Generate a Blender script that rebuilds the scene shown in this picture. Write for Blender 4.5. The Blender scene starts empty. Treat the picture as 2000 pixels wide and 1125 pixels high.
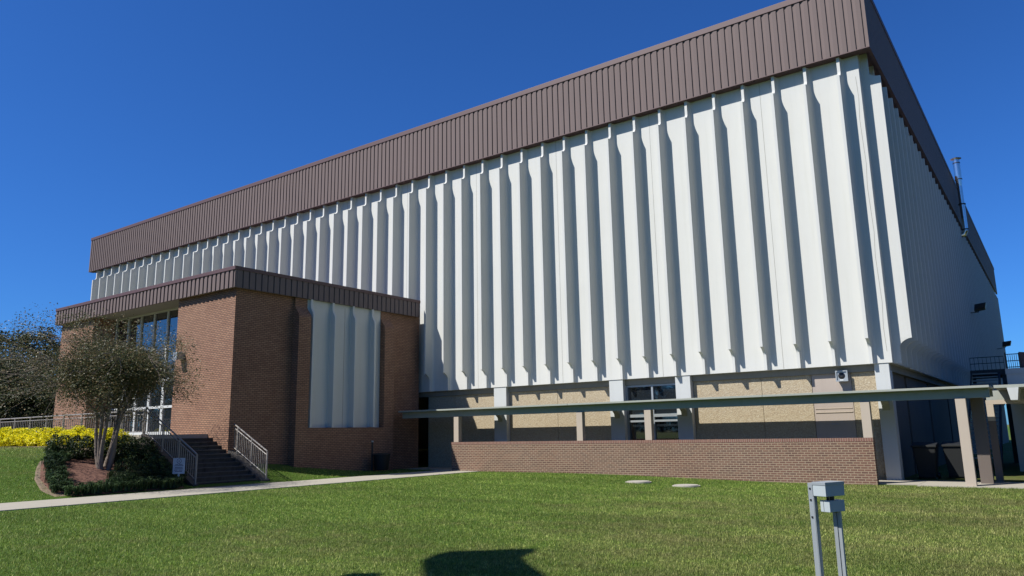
import bpy, bmesh, math, random
import numpy as np
from mathutils import Vector, Matrix
R = math.radians
S = bpy.context.scene
COL = S.collection
# ------------------------------------------------------------------ camera
cam_d = bpy.data.cameras.new('camera'); cam = bpy.data.objects.new('camera', cam_d); COL.objects.link(cam)
S.camera = cam
cam_d.sensor_width = 36; cam_d.lens = 36 * 1456.1 / 2000
cam_d.clip_start = .05; cam_d.clip_end = 6000
_y, _p, _r = R(-35.877), R(11.02), R(1.056)
fwd = Vector((math.sin(_y) * math.cos(_p), math.cos(_y) * math.cos(_p), math.sin(_p)))
r0 = Vector((math.cos(_y), -math.sin(_y), 0))
u0 = Vector((-math.sin(_y) * math.sin(_p), -math.cos(_y) * math.sin(_p), math.cos(_p)))
rt = r0 * math.cos(_r) - u0 * math.sin(_r); up = r0 * math.sin(_r) + u0 * math.cos(_r)
cam.matrix_world = Matrix(((rt.x, up.x, -fwd.x, 0), (rt.y, up.y, -fwd.y, 0), (rt.z, up.z, -fwd.z, 1.64), (0, 0, 0, 1)))
# ------------------------------------------------------------------ world and sun
SUN_AZ = 31.8      # light travels toward +X by this much off +Y
SUN_EL = 48.9
w = bpy.data.worlds.new('World'); S.world = w; w.use_nodes = True
nt = w.node_tree; nt.nodes.clear()
sky = nt.nodes.new('ShaderNodeTexSky'); sky.sky_type = 'NISHITA'; sky.sun_disc = False
sky.sun_elevation = R(SUN_EL); sky.sun_rotation = R(180 + SUN_AZ)
sky.altitude = 300; sky.air_density = 1.0; sky.dust_density = 0.45; sky.ozone_density = 5.0
hs = nt.nodes.new('ShaderNodeMix'); hs.data_type = 'RGBA'; hs.blend_type = 'MULTIPLY'; hs.inputs[0].default_value = 1; hs.inputs[7].default_value = (.42, 1.0, 1.85, 1)
bg = nt.nodes.new('ShaderNodeBackground'); bg.inputs['Strength'].default_value = 0.046
wo = nt.nodes.new('ShaderNodeOutputWorld')
nt.links.new(sky.outputs[0], hs.inputs[6]); nt.links.new(hs.outputs[2], bg.inputs[0]); nt.links.new(bg.outputs[0], wo.inputs[0])
sl = bpy.data.lights.new('sun', 'SUN'); sl.energy = 5.0; sl.angle = R(.55); sl.color = (1, .965, .91)
sun = bpy.data.objects.new('sun', sl); COL.objects.link(sun)
ldir = Vector((math.sin(R(SUN_AZ)) * math.cos(R(SUN_EL)), math.cos(R(SUN_AZ)) * math.cos(R(SUN_EL)), -math.sin(R(SUN_EL))))
sun.rotation_euler = ldir.to_track_quat('-Z', 'Y').to_euler(); sun.location = (-40, -40, 60)
S.view_settings.view_transform = 'Standard'; S.view_settings.look = 'None'
S.view_settings.exposure = .6; S.view_settings.gamma = 1
S.render.engine = 'CYCLES'
S.cycles.max_bounces = 8; S.cycles.transparent_max_bounces = 8
random.seed(7); rng = np.random.default_rng(7)

# ------------------------------------------------------------------ materials
def newmat(name):
    m = bpy.data.materials.new(name); m.use_nodes = True
    n = m.node_tree; b = n.nodes['Principled BSDF']
    return m, n, b
def mixrgb(n, fac, a, b, mode='MIX'):
    x = n.nodes.new('ShaderNodeMix'); x.data_type = 'RGBA'; x.blend_type = mode
    for sock, v in ((x.inputs[0], fac), (x.inputs[6], a), (x.inputs[7], b)):
        if isinstance(v, (int, float)): sock.default_value = v
        elif isinstance(v, tuple): sock.default_value = (*v[:3], 1)
        else: n.links.new(v, sock)
    return x.outputs[2]
def coords(n, kind='Object', scale=(1, 1, 1)):
    c = n.nodes.new('ShaderNodeTexCoord'); mp = n.nodes.new('ShaderNodeMapping'); mp.inputs['Scale'].default_value = scale
    n.links.new(c.outputs[kind], mp.inputs[0]); return mp.outputs[0]
def worldpos(n, scale=(1, 1, 1)):
    c = n.nodes.new('ShaderNodeNewGeometry'); mp = n.nodes.new('ShaderNodeMapping'); mp.inputs['Scale'].default_value = scale
    n.links.new(c.outputs['Position'], mp.inputs[0]); return mp.outputs[0]
def noise(n, vec, scale, detail=4, rough=.55):
    t = n.nodes.new('ShaderNodeTexNoise'); t.inputs['Scale'].default_value = scale
    t.inputs['Detail'].default_value = detail; t.inputs['Roughness'].default_value = rough
    n.links.new(vec, t.inputs['Vector']); return t.outputs['Fac']
def ramp(n, fac, *stops):
    r = n.nodes.new('ShaderNodeValToRGB'); e = r.color_ramp.elements
    while len(e) < len(stops): e.new(.5)
    for el, (p, c) in zip(e, stops):
        el.position = p; el.color = (*c, 1) if isinstance(c, tuple) else (c, c, c, 1)
    n.links.new(fac, r.inputs[0]); return r.outputs[0]
def bump(n, b, h, strength=.3, dist=.01):
    k = n.nodes.new('ShaderNodeBump'); k.inputs['Strength'].default_value = strength; k.inputs['Distance'].default_value = dist
    n.links.new(h, k.inputs['Height']); n.links.new(k.outputs[0], b.inputs['Normal'])
def painted(name, col, rough=.6, var=.12, scale=1.2, streak=.12, metallic=0, bs=.15, grime=(.25, .24, .2)):
    m, n, b = newmat(name)
    p = worldpos(n)
    f = noise(n, p, scale, 6, .6)
    dark = tuple(c * (1 - var) for c in col); lite = tuple(min(1, c * (1 + var * .6)) for c in col)
    c1 = mixrgb(n, f, dark, lite)
    st = noise(n, worldpos(n, (2.2, 2.2, .12)), 2.0, 5, .65)
    sf = ramp(n, st, (.5, 0.0), (.78, 1.0))
    mu = n.nodes.new('ShaderNodeMath'); mu.operation = 'MULTIPLY'; mu.inputs[1].default_value = streak
    n.links.new(sf, mu.inputs[0])
    c2 = mixrgb(n, mu.outputs[0], c1, tuple(c * g * 2.2 for c, g in zip(col, grime)))
    n.links.new(c2, b.inputs['Base Color']); b.inputs['Roughness'].default_value = rough; b.inputs['Metallic'].default_value = metallic
    if bs: bump(n, b, noise(n, p, 60, 3), bs, .004)
    return m
def brick(name, c1, c2, mortar, bw=.215, bh=.0762, ms=.011, stain=.25, tint=(.5, .35, .3)):
    m, n, b = newmat(name)
    uv = coords(n, 'UV')
    t = n.nodes.new('ShaderNodeTexBrick'); t.offset = .5
    t.inputs['Scale'].default_value = 1; t.inputs['Brick Width'].default_value = bw; t.inputs['Row Height'].default_value = bh
    t.inputs['Mortar Size'].default_value = ms; t.inputs['Mortar Smooth'].default_value = .15; t.inputs['Bias'].default_value = -.1
    t.inputs['Color1'].default_value = (*c1, 1); t.inputs['Color2'].default_value = (*c2, 1); t.inputs['Mortar'].default_value = (*mortar, 1)
    n.links.new(uv, t.inputs['Vector'])
    f = ramp(n, noise(n, worldpos(n), .7, 5, .65), (.35, 0.0), (.7, 1.0))
    mu = n.nodes.new('ShaderNodeMath'); mu.operation = 'MULTIPLY'; mu.inputs[1].default_value = stain; n.links.new(f, mu.inputs[0])
    c = mixrgb(n, mu.outputs[0], t.outputs['Color'], tint, 'MULTIPLY')
    f2 = noise(n, worldpos(n), 9, 3)
    c = mixrgb(n, f2, c, mixrgb(n, .35, c, (1.0, .9, .8), 'SOFT_LIGHT'))
    n.links.new(c, b.inputs['Base Color']); b.inputs['Roughness'].default_value = .85
    inv = n.nodes.new('ShaderNodeMath'); inv.operation = 'SUBTRACT'; inv.inputs[0].default_value = 1; n.links.new(t.outputs['Fac'], inv.inputs[1])
    bump(n, b, inv.outputs[0], .7, .008)
    return m
def plain(name, col, rough=.5, metallic=0, spec=.5):
    m, n, b = newmat(name)
    f = noise(n, worldpos(n), 6, 4)
    n.links.new(mixrgb(n, f, tuple(c * .8 for c in col), tuple(min(1, c * 1.15) for c in col)), b.inputs['Base Color'])
    b.inputs['Roughness'].default_value = rough; b.inputs['Metallic'].default_value = metallic
    b.inputs['Specular IOR Level'].default_value = spec
    return m
def leafmat(name, *stops, rough=.5, trans=.25, patch=.55):
    m, n, b = newmat(name)
    g = n.nodes.new('ShaderNodeNewGeometry')
    c = ramp(n, g.outputs['Random Per Island'], *stops)
    f = ramp(n, noise(n, worldpos(n), 1.1, 3), (.35, patch), (.65, 1.0))
    c = mixrgb(n, 1.0, c, f, 'MULTIPLY')
    n.links.new(c, b.inputs['Base Color']); b.inputs['Roughness'].default_value = rough
    b.inputs['Specular IOR Level'].default_value = .3
    tr = n.nodes.new('ShaderNodeBsdfTranslucent'); n.links.new(c, tr.inputs[0])
    mx = n.nodes.new('ShaderNodeMixShader'); mx.inputs[0].default_value = trans
    n.links.new(b.outputs[0], mx.inputs[1]); n.links.new(tr.outputs[0], mx.inputs[2])
    n.links.new(mx.outputs[0], n.nodes['Material Output'].inputs[0])
    return m
M = {}
M['panel'] = painted('painted_precast', (.745, .745, .70), .8, .06, .5, .32, bs=.2, grime=(.36, .36, .33))
M['fascia'] = painted('brown_metal', (.215, .165, .155), .7, .07, .8, .10, bs=0)
M['fascia'].node_tree.nodes['Principled BSDF'].inputs['Specular IOR Level'].default_value = .15
M['coping'] = painted('dark_maroon_metal', (.115, .055, .055), .6, .08, 1, .05, bs=0)
M['soffit'] = painted('olive_soffit', (.30, .285, .24), .85, .15, 1.5, .3)
M['column'] = painted('column_paint', (.64, .66, .64), .7, .05, 1, .15)
M['brick_block'] = brick('orange_brown_brick', (.42, .225, .135), (.31, .152, .09), (.12, .075, .05), ms=.014, stain=.3)
M['brick_wall'] = brick('pink_brown_brick', (.185, .098, .066), (.115, .062, .045), (.38, .30, .205), ms=.011, stain=.35, tint=(.8, .6, .5))
M['brick_cap'] = brick('rowlock_brick', (.25, .115, .085), (.18, .082, .062), (.36, .28, .21), bw=.0762, bh=.22, ms=.010, stain=.2)
M['post'] = painted('tan_paint', (.56, .47, .37), .65, .06, 1.5, .12)
M['canopy'] = painted('grey_green_canopy', (.40, .42, .36), .75, .1, 1.0, .3, grime=(.3, .32, .25))
M['concrete'] = painted('concrete', (.52, .48, .40), .9, .14, 2.5, .2, bs=.4)
M['walk'] = painted('pavement_concrete', (.47, .43, .34), .9, .12, 1.8, .05, bs=.4)
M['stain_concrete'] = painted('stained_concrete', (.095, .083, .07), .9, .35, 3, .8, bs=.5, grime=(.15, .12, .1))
M['rail'] = painted('grey_rail_paint', (.34, .31, .28), .45, .1, 3, .1, bs=0)
M['white_frame'] = painted('white_frame_paint', (.70, .72, .70), .5, .06, 2, .1, bs=0)
M['galv'] = painted('galvanised_steel', (.48, .52, .54), .42, .15, 5, .2, metallic=.35, bs=.1)
M['box_paint'] = painted('pale_grey_box_paint', (.50, .56, .57), .5, .06, 4, .15, bs=0)
M['dark'] = plain('dark_interior', (.012, .012, .013), .8)
M['black_metal'] = plain('black_metal', (.02, .02, .022), .45)
M['steel'] = plain('polished_steel', (.62, .62, .62), .22, 1.0)
M['bark'] = painted('grey_brown_bark', (.27, .215, .17), .85, .3, 5, .35, bs=.5)
M['bark_dark'] = painted('dark_bark', (.05, .04, .032), .9, .3, 4, .3, bs=.5)
M['sign_face'] = plain('pale_sign_face', (.34, .42, .54), .4)
M['ink'] = plain('dark_ink', (.03, .05, .12), .5)
M['plastic_dark'] = plain('dark_green_plastic', (.006, .008, .008), .7)
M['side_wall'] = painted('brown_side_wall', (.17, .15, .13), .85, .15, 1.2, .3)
M['post_shade'] = painted('post_paint_shade_tone', (.17, .135, .11), .75, .1, 1.5, .1)  # darkened tone: the shade under the canopy is put into this colour
M['door_paint'] = painted('pinkish_door_paint', (.50, .42, .35), .6, .05, 1, .1, bs=0)
def glassmat():
    m, n, b = newmat('reflective_glazing')
    b.inputs['Base Color'].default_value = (.012, .016, .02, 1); b.inputs['Roughness'].default_value = .025
    b.inputs['IOR'].default_value = 1.5; b.inputs['Specular IOR Level'].default_value = 1.0
    b.inputs['Coat Weight'].default_value = .6; b.inputs['Coat Roughness'].default_value = .02; b.inputs['Coat IOR'].default_value = 1.9
    bump(n, b, noise(n, worldpos(n), .8, 2), .08, .03)
    return m
M['glass'] = glassmat()
def aggregate():
    m, n, b = newmat('exposed_aggregate')
    p = worldpos(n)
    v = n.nodes.new('ShaderNodeTexVoronoi'); v.inputs['Scale'].default_value = 26; n.links.new(p, v.inputs['Vector'])
    c = ramp(n, v.outputs['Color'], (.0, (.36, .28, .18)), (.45, (.53, .43, .28)), (.75, (.59, .50, .34)), (1.0, (.68, .61, .46)))
    v2 = noise(n, p, 10, 4)
    c = mixrgb(n, v2, mixrgb(n, .5, c, (.44, .36, .24), 'MIX'), c)
    n.links.new(c, b.inputs['Base Color']); b.inputs['Roughness'].default_value = .9
    bump(n, b, v.outputs['Distance'], .5, .02)
    return m
M['aggregate'] = aggregate()
def strawfac(n, p, fac):
    sx = n.nodes.new('ShaderNodeSeparateXYZ'); n.links.new(p, sx.inputs[0])
    mr = n.nodes.new('ShaderNodeMapRange'); mr.inputs['From Min'].default_value = -14; mr.inputs['From Max'].default_value = -1
    mr.inputs['To Min'].default_value = -.02; mr.inputs['To Max'].default_value = .17; n.links.new(sx.outputs['X'], mr.inputs['Value'])
    m2 = n.nodes.new('ShaderNodeMapRange'); m2.inputs['From Min'].default_value = -24; m2.inputs['From Max'].default_value = -36; m2.inputs['To Min'].default_value = 0; m2.inputs['To Max'].default_value = .27; n.links.new(sx.outputs['X'], m2.inputs['Value'])
    a2 = n.nodes.new('ShaderNodeMath'); a2.operation = 'ADD'; n.links.new(mr.outputs[0], a2.inputs[0]); n.links.new(m2.outputs[0], a2.inputs[1])
    ad = n.nodes.new('ShaderNodeMath'); ad.operation = 'ADD'; n.links.new(a2.outputs[0], ad.inputs[0]); n.links.new(fac, ad.inputs[1])
    return ramp(n, ad.outputs[0], (.26, 0.0), (.48, .62))
def lawnmat(name, base):
    m, n, b = newmat(name)
    p = worldpos(n)
    big = noise(n, p, .22, 4, .6); mid = noise(n, p, 1.3, 5, .7); fine = noise(n, worldpos(n, (1, 1, .4)), 34, 3, .8)
    green = ramp(n, fine, (.28, tuple(c * .38 for c in base)), (.5, base), (.72, tuple(min(1, c * 1.75) for c in base)))
    straw = ramp(n, fine, (.3, (.10, .085, .035)), (.7, (.33, .27, .12)))
    sm = n.nodes.new('ShaderNodeMath'); sm.operation = 'MULTIPLY'; n.links.new(big, sm.inputs[0]); n.links.new(mid, sm.inputs[1])
    f = strawfac(n, p, sm.outputs[0])
    n.links.new(mixrgb(n, f, green, straw), b.inputs['Base Color'])
    b.inputs['Roughness'].default_value = .9; b.inputs['Specular IOR Level'].default_value = .15
    bump(n, b, fine, 1.0, .05)
    return m
M['lawn'] = lawnmat('lawn_ground', (.10, .185, .022))
M['mulch'] = painted('red_brown_mulch', (.21, .095, .06), .95, .6, 18, .3, bs=1.0)
M['soil'] = painted('pale_dry_soil', (.30, .22, .14), .95, .7, 14, .2, bs=1.0)
def blademat():
    m, n, b = newmat('grass_blades')
    g = n.nodes.new('ShaderNodeNewGeometry')
    oi = n.nodes.new('ShaderNodeObjectInfo')
    p = worldpos(n); big = noise(n, p, .22, 4, .6); mid = noise(n, p, 1.3, 5, .7)
    ad = n.nodes.new('ShaderNodeMath'); ad.operation = 'ADD'; n.links.new(g.outputs['Random Per Island'], ad.inputs[0]); n.links.new(oi.outputs['Random'], ad.inputs[1])
    hf = n.nodes.new('ShaderNodeMath'); hf.operation = 'FRACT'; n.links.new(ad.outputs[0], hf.inputs[0])
    gr = ramp(n, hf.outputs[0], (0, (.065, .14, .016)), (.5, (.215, .335, .044)), (.86, (.41, .52, .09)), (1, (.72, .72, .24)))
    stc = ramp(n, hf.outputs[0], (0, (.18, .17, .05)), (.6, (.40, .36, .13)), (1, (.6, .5, .25)))
    sm = n.nodes.new('ShaderNodeMath'); sm.operation = 'MULTIPLY'; n.links.new(big, sm.inputs[0]); n.links.new(mid, sm.inputs[1])
    f = strawfac(n, p, sm.outputs[0])
    c = mixrgb(n, f, gr, stc)
    mo = ramp(n, noise(n, p, 17, 3, .85), (.36, .42), (.64, 1.6))
    mp_ = ramp(n, noise(n, worldpos(n, (.35, 1, 1)), .55, 3, .6), (.36, .74), (.64, 1.22))
    c = mixrgb(n, 1.0, c, mp_, 'MULTIPLY')
    c = mixrgb(n, 1.0, c, mo, 'MULTIPLY')
    n.links.new(c, b.inputs['Base Color']); b.inputs['Roughness'].default_value = .55; b.inputs['Specular IOR Level'].default_value = .25
    tr = n.nodes.new('ShaderNodeBsdfTranslucent'); n.links.new(c, tr.inputs[0])
    mx = n.nodes.new('ShaderNodeMixShader'); mx.inputs[0].default_value = .3
    n.links.new(b.outputs[0], mx.inputs[1]); n.links.new(tr.outputs[0], mx.inputs[2]); n.links.new(mx.outputs[0], n.nodes['Material Output'].inputs[0])
    return m
M['blades'] = blademat()
M['myrtle'] = leafmat('crepe_myrtle_leaves', (0, (.06, .085, .035)), (.35, (.13, .155, .06)), (.62, (.22, .225, .09)), (.8, (.32, .25, .12)), (.93, (.44, .32, .16)), (1, (.52, .36, .2)), trans=.25)
M['evergreen'] = leafmat('dark_evergreen_leaves', (0, (.018, .03, .012)), (.5, (.045, .068, .026)), (.85, (.085, .105, .042)), (1, (.14, .12, .06)), rough=.6, trans=.1)
M['golden'] = leafmat('golden_leaves', (0, (.10, .17, .015)), (.18, (.42, .46, .015)), (.38, (.78, .71, .015)), (.8, (1.0, .88, .02)), (1, (1.0, .92, .06)), trans=.35, patch=.9)
M['dkshrub'] = leafmat('dark_shrub_leaves', (0, (.025, .05, .014)), (.5, (.075, .125, .034)), (.9, (.16, .22, .06)), (1, (.24, .27, .09)), trans=.15)
M['liriope'] = leafmat('strap_leaves', (0, (.03, .065, .02)), (.5, (.075, .14, .045)), (1, (.17, .25, .09)), trans=.2)

# ------------------------------------------------------------------ mesh helpers
WORLD = {}
class MB:
    def __init__(s): s.v = []; s.f = []
    def add(s, vs, fs):
        o = len(s.v); s.v += [tuple(p) for p in vs]; s.f += [tuple(i + o for i in q) for q in fs]; return s
    def box(s, x0, x1, y0, y1, z0, z1):
        return s.add([(x0, y0, z0), (x1, y0, z0), (x1, y1, z0), (x0, y1, z0), (x0, y0, z1), (x1, y0, z1), (x1, y1, z1), (x0, y1, z1)],
                     [(0, 3, 2, 1), (4, 5, 6, 7), (0, 1, 5, 4), (1, 2, 6, 5), (2, 3, 7, 6), (3, 0, 4, 7)])
    def prism(s, poly, axis, a, b):
        # poly: list of 2D points in the other two axes (order x,y,z minus axis)
        def P(p, t):
            return {'x': (t, p[0], p[1]), 'y': (p[0], t, p[1]), 'z': (p[0], p[1], t)}[axis]
        n = len(poly); vs = [P(p, a) for p in poly] + [P(p, b) for p in poly]
        fs = [tuple(range(n))[::-1], tuple(range(n, 2 * n))] + [(i, (i + 1) % n, (i + 1) % n + n, i + n) for i in range(n)]
        return s.add(vs, fs)
    def tube(s, pts, rad, seg=8, caps=True):
        pts = [Vector(p) for p in pts]
        if not isinstance(rad, (list, tuple)): rad = [rad] * len(pts)
        o = len(s.v); prev = None
        for i, p in enumerate(pts):
            d = (pts[min(i + 1, len(pts) - 1)] - pts[max(i - 1, 0)]).normalized()
            a = Vector((0, 0, 1)) if abs(d.z) < .9 else Vector((1, 0, 0))
            if prev is None: x = d.cross(a).normalized()
            else: x = (prev - d * prev.dot(d)).normalized()
            prev = x; y = d.cross(x)
            for k in range(seg):
                t = 2 * math.pi * k / seg; s.v.append(tuple(p + (x * math.cos(t) + y * math.sin(t)) * rad[i]))
        for i in range(len(pts) - 1):
            for k in range(seg):
                a = o + i * seg + k; b = o + i * seg + (k + 1) % seg
                s.f.append((a, b, b + seg, a + seg))
        if caps:
            s.f.append(tuple(o + k for k in range(seg))[::-1]); e = o + (len(pts) - 1) * seg; s.f.append(tuple(e + k for k in range(seg)))
        return s
    def cyl(s, x, y, z0, z1, r, seg=16, r1=None):
        return s.tube([(x, y, z0), (x, y, z1)], [r, r if r1 is None else r1], seg)
    def loft(s, rings, closed=True, caps=True):
        o = len(s.v); n = len(rings[0])
        for r_ in rings: s.v += [tuple(p) for p in r_]
        for i in range(len(rings) - 1):
            for k in range(n if closed else n - 1):
                a = o + i * n + k; b = o + i * n + (k + 1) % n; s.f.append((a, b, b + n, a + n))
        if caps: s.f.append(tuple(o + k for k in range(n))[::-1]); e = o + (len(rings) - 1) * n; s.f.append(tuple(e + k for k in range(n)))
        return s
    def build(s, name, mat, parent=None, smooth=None, bevel=0, recalc=True, loc=None):
        off = Vector(WORLD.get(parent.name, (0, 0, 0))) if parent else Vector((0, 0, 0))
        l = Vector(loc) if loc is not None else Vector((0, 0, 0))
        me = bpy.data.meshes.new(name)
        vs = [(v[0] - off.x - l.x, v[1] - off.y - l.y, v[2] - off.z - l.z) for v in s.v]
        me.from_pydata(vs, [], s.f); me.update()
        bm = bmesh.new(); bm.from_mesh(me)
        if recalc: bmesh.ops.recalc_face_normals(bm, faces=bm.faces)
        if bevel:
            bmesh.ops.bevel(bm, geom=[e for e in bm.edges if len(e.link_faces) == 2 and e.calc_face_angle(0) > .6], offset=bevel, segments=2, affect='EDGES', profile=.6)
        uv = bm.loops.layers.uv.new('UVMap')
        for f in bm.faces:
            nx, ny, nz = abs(f.normal.x), abs(f.normal.y), abs(f.normal.z)
            for lp in f.loops:
                c = lp.vert.co + off + l
                if nz >= nx and nz >= ny: t = (c.x, c.y)
                elif ny >= nx: t = (c.x, c.z)
                else: t = (c.y, c.z)
                lp[uv].uv = t
        if smooth:
            for f in bm.faces: f.smooth = True
            for e in bm.edges:
                if len(e.link_faces) != 2 or e.calc_face_angle(0) > R(smooth): e.smooth = False
        bm.to_mesh(me); bm.free()
        me.materials.append(mat)
        o = bpy.data.objects.new(name, me); COL.objects.link(o)
        if parent: o.parent = parent
        o.location = l
        WORLD[o.name] = tuple(off + l)
        return o
def tag(o, label=None, cat=None, group=None, kind=None):
    if label: o['label'] = label
    if cat: o['category'] = cat
    if group: o['group'] = group
    if kind: o['kind'] = kind
    return o
def thing(name, loc, label, cat, group=None):
    o = bpy.data.objects.new(name, None); COL.objects.link(o); o.location = loc; o.empty_display_size = .3
    WORLD[o.name] = tuple(loc); return tag(o, label, cat, group)
def struct(name, mb, mat, **k): return tag(mb.build(name, mat, **k), kind='structure')
def dup(o, parent=None, loc=None):
    c = o.copy(); COL.objects.link(c)
    if parent: c.parent = parent
    if loc is not None: c.location = loc
    for ch in list(o.children): dup(ch, c)
    return c
def sst(a, b, x):
    t = min(1, max(0, (x - a) / (b - a))); return t * t * (3 - 2 * t)

# ------------------------------------------------------------------ terrain
def gz(x, y):
    z = 0.0
    u = -23.9 - x
    if u > 0:
        h = 1.42 * math.sin(min(u / 7.5, 1) * math.pi / 2) ** 1.25
        z += h * (1 - .95 * sst(18.5, 25.5, y))
    z -= .19 * sst(-17, -6, x) * sst(12, 26, y)
    return z
def axis(lo, hi, step, far):
    a = [lo + step * i for i in range(int((hi - lo) / step) + 1)]
    d = step; l = a[0]; r_ = a[-1]; left = []; right = []
    while l > -far: d *= 1.5; l -= d; left.append(l)
    d = step
    while r_ < far: d *= 1.5; r_ += d; right.append(r_)
    return left[::-1] + a + right
xs = axis(-45, 6, .6, 2500); ys = axis(-4, 30, .6, 2500)
mb = MB(); nx = len(xs)
mb.v = [(x, y, gz(x, y)) for y in ys for x in xs]
mb.f = [(j * nx + i, j * nx + i + 1, (j + 1) * nx + i + 1, (j + 1) * nx + i) for j in range(len(ys) - 1) for i in range(nx - 1)]
struct('lawn', mb, M['lawn'], smooth=60)

def sheet(xf, n, lift, depth=.0):
    pass
# paths: draped slabs
def drape(x0, x1, y0, y1, lift, step=.8, zf=gz):
    mb = MB(); nx = max(1, int((x1 - x0) / step)); ny = max(1, int((y1 - y0) / step))
    X = [x0 + (x1 - x0) * i / nx for i in range(nx + 1)]; Y = [y0 + (y1 - y0) * j / ny for j in range(ny + 1)]
    top = [(x, y, zf(x, y) + lift) for y in Y for x in X]; mb.v = list(top); W = nx + 1
    mb.f = [(j * W + i, j * W + i + 1, (j + 1) * W + i + 1, (j + 1) * W + i) for j in range(ny) for i in range(nx)]
    # skirts
    ring = [j for j in range(W)] + [j * W + nx for j in range(1, ny + 1)] + [ny * W + i for i in range(nx - 1, -1, -1)] + [j * W for j in range(ny - 1, 0, -1)]
    o = len(mb.v); mb.v += [(top[i][0], top[i][1], top[i][2] - .2) for i in ring]
    for k in range(len(ring)):
        mb.f.append((ring[k], ring[(k + 1) % len(ring)], o + (k + 1) % len(ring), o + k))
    return mb
def flat0(x, y): return gz(max(x, -23.8), y)
PX0, PX1 = -23.65, -21.15
# path slabs with joints: separate slabs joined as one pavement mesh
mb = MB(); y = -40.0
while y < 26.2:
    d = drape(PX0, PX1, y + .008, y + 1.83 - .008, .022, zf=flat0); mb.add(d.v, d.f); y += 1.83
struct('path', mb, M['walk'])
mb = MB(); x = -26.4
while x < 14:
    d = drape(x + .006, x + 1.5 - .006, 26.92 if x < -4.9 else 26.45, 28.94, .03, zf=flat0); mb.add(d.v, d.f); x += 1.5
struct('walkway', mb, M['walk'])
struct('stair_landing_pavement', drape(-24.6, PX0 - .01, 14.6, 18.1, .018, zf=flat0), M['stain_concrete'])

# ------------------------------------------------------------------ sports hall
PY = 28.65; PXR = -4.53; PXL = -62.75; ZB = 3.81; ZT = 15.7
YB1 = 94.2
hall = thing('sports_hall', (-33.6, 28.65, 0), 'huge windowless white ribbed hall with a brown metal fascia band under its roof', 'building')
mb = MB().box(PXL, PXR, PY, 28.93, ZB, ZT); wa = mb.build('wall_panel', M['panel'], hall)
wb = MB().box(PXR - .28, PXR, 28.932, YB1, ZB, ZT).build('wall_panel', M['panel'], hall)
MB().box(PXL, PXL + .28, 28.932, YB1, 0, ZT).box(PXL + .282, PXR - .282, YB1 - .28, YB1 - .002, 0, ZT).build('rear_wall', M['panel'], hall)
MB().box(PXL + .3, PXR - .3, 29.0, YB1 - .3, 15.8, 16.0).build('roof', M['soffit'], hall)
mb = MB()
for i in range(12):
    z0 = 4.2 + i * .86; x0 = -4.66 - .03 * math.sin(i * 2.1); x1 = -4.66 - .03 * math.sin((i + 1) * 2.1); mb.add([(x0 - .006, PY - .003, z0), (x0 + .006, PY - .003, z0), (x1 + .006, PY - .003, z0 + .86), (x1 - .006, PY - .003, z0 + .86)], [(0, 1, 2, 3)])
mb.build('crack', M['soffit'], wa)
mb = MB()
for k in range(11): xj = -5.17 - 1.22 * (4 * k + 2.5); mb.box(xj - .006, xj + .006, PY - .003, PY - .0005, ZB + .01, 15.4)
mb.build('joint', M['soffit'], wa)
def dep(z, top=.26, full=.54, bot=.20):
    if z > 14.76: return top
    if z > 14.52:
        t = (14.76 - z) / .24; return top + (full - top) * (1 - math.sqrt(max(0, 1 - t * t)))
    if z > 4.66: return full
    if z > 4.36:
        t = (4.66 - z) / .3; return full - (full - bot) * math.sin(t * math.pi / 2) ** .55
    return bot
ZS = [15.7, 15.2, 14.77, 14.72, 14.67, 14.63, 14.59, 14.56, 14.54, 14.525, 14.519, 14.3, 11, 8, 5.5, 4.70, 4.66, 4.655, 4.64, 4.60, 4.54, 4.46, 4.40, 4.36, 4.2, 3.80]
def ribprof(d, hw=.055):
    r = [(hw, -d), (hw + .008, -d * .55), (hw + .02, -.16 * min(1, d / .3)), (hw + .04, -.07 * min(1, d / .3)), (hw + .08, -.02), (hw + .13, .0), (hw + .13, .03)]
    l = [(-hw, -d), (-hw - .004, -d * .55), (-hw - .006, -.12 * min(1, d / .3)), (-hw - .010, -.05 * min(1, d / .3)), (-hw - .02, -.012), (-hw - .035, 0), (-hw - .035, .03)]
    return l[::-1] + r
def rib_mesh(flip=None, zs=ZS, df=dep, tr=lambda x, y, z: (x, y, z)):
    mb = MB(); mb.loft([[tr(x, y, z) for x, y in ribprof(df(z))] for z in zs]); return mb
r0_ = None
for k in range(48):
    X = -5.17 - 1.22 * k
    if r0_ is None:
        mb = MB(); mb.loft([[(x + X, PY + y, z) for x, y in ribprof(dep(z))] for z in ZS])
        r0_ = mb.build('rib', M['panel'], hall, smooth=28) if False else None
        mb2 = MB(); mb2.loft([[(x + X, PY + y, z) for x, y in ribprof(dep(z))] for z in ZS])
        r0_ = mb2.build('rib', M['panel'], hall, smooth=28)
    else:
        c = r0_.copy(); COL.objects.link(c); c.parent = hall; c.location = (-1.22 * k, 0, 0)
r1_ = None
for k in range(52):
    Y = 29.14 + 1.225 * k
    if r1_ is None:
        mb = MB(); mb.loft([[(PXR - y, Y + x, z) for x, y in ribprof(dep(z, full=.63, bot=.22))] for z in ZS])
        r1_ = mb.build('rib', M['panel'], hall, smooth=28)
    else:
        c = r1_.copy(); COL.objects.link(c); c.parent = hall; c.location = (0, 1.225 * k, 0)
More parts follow.
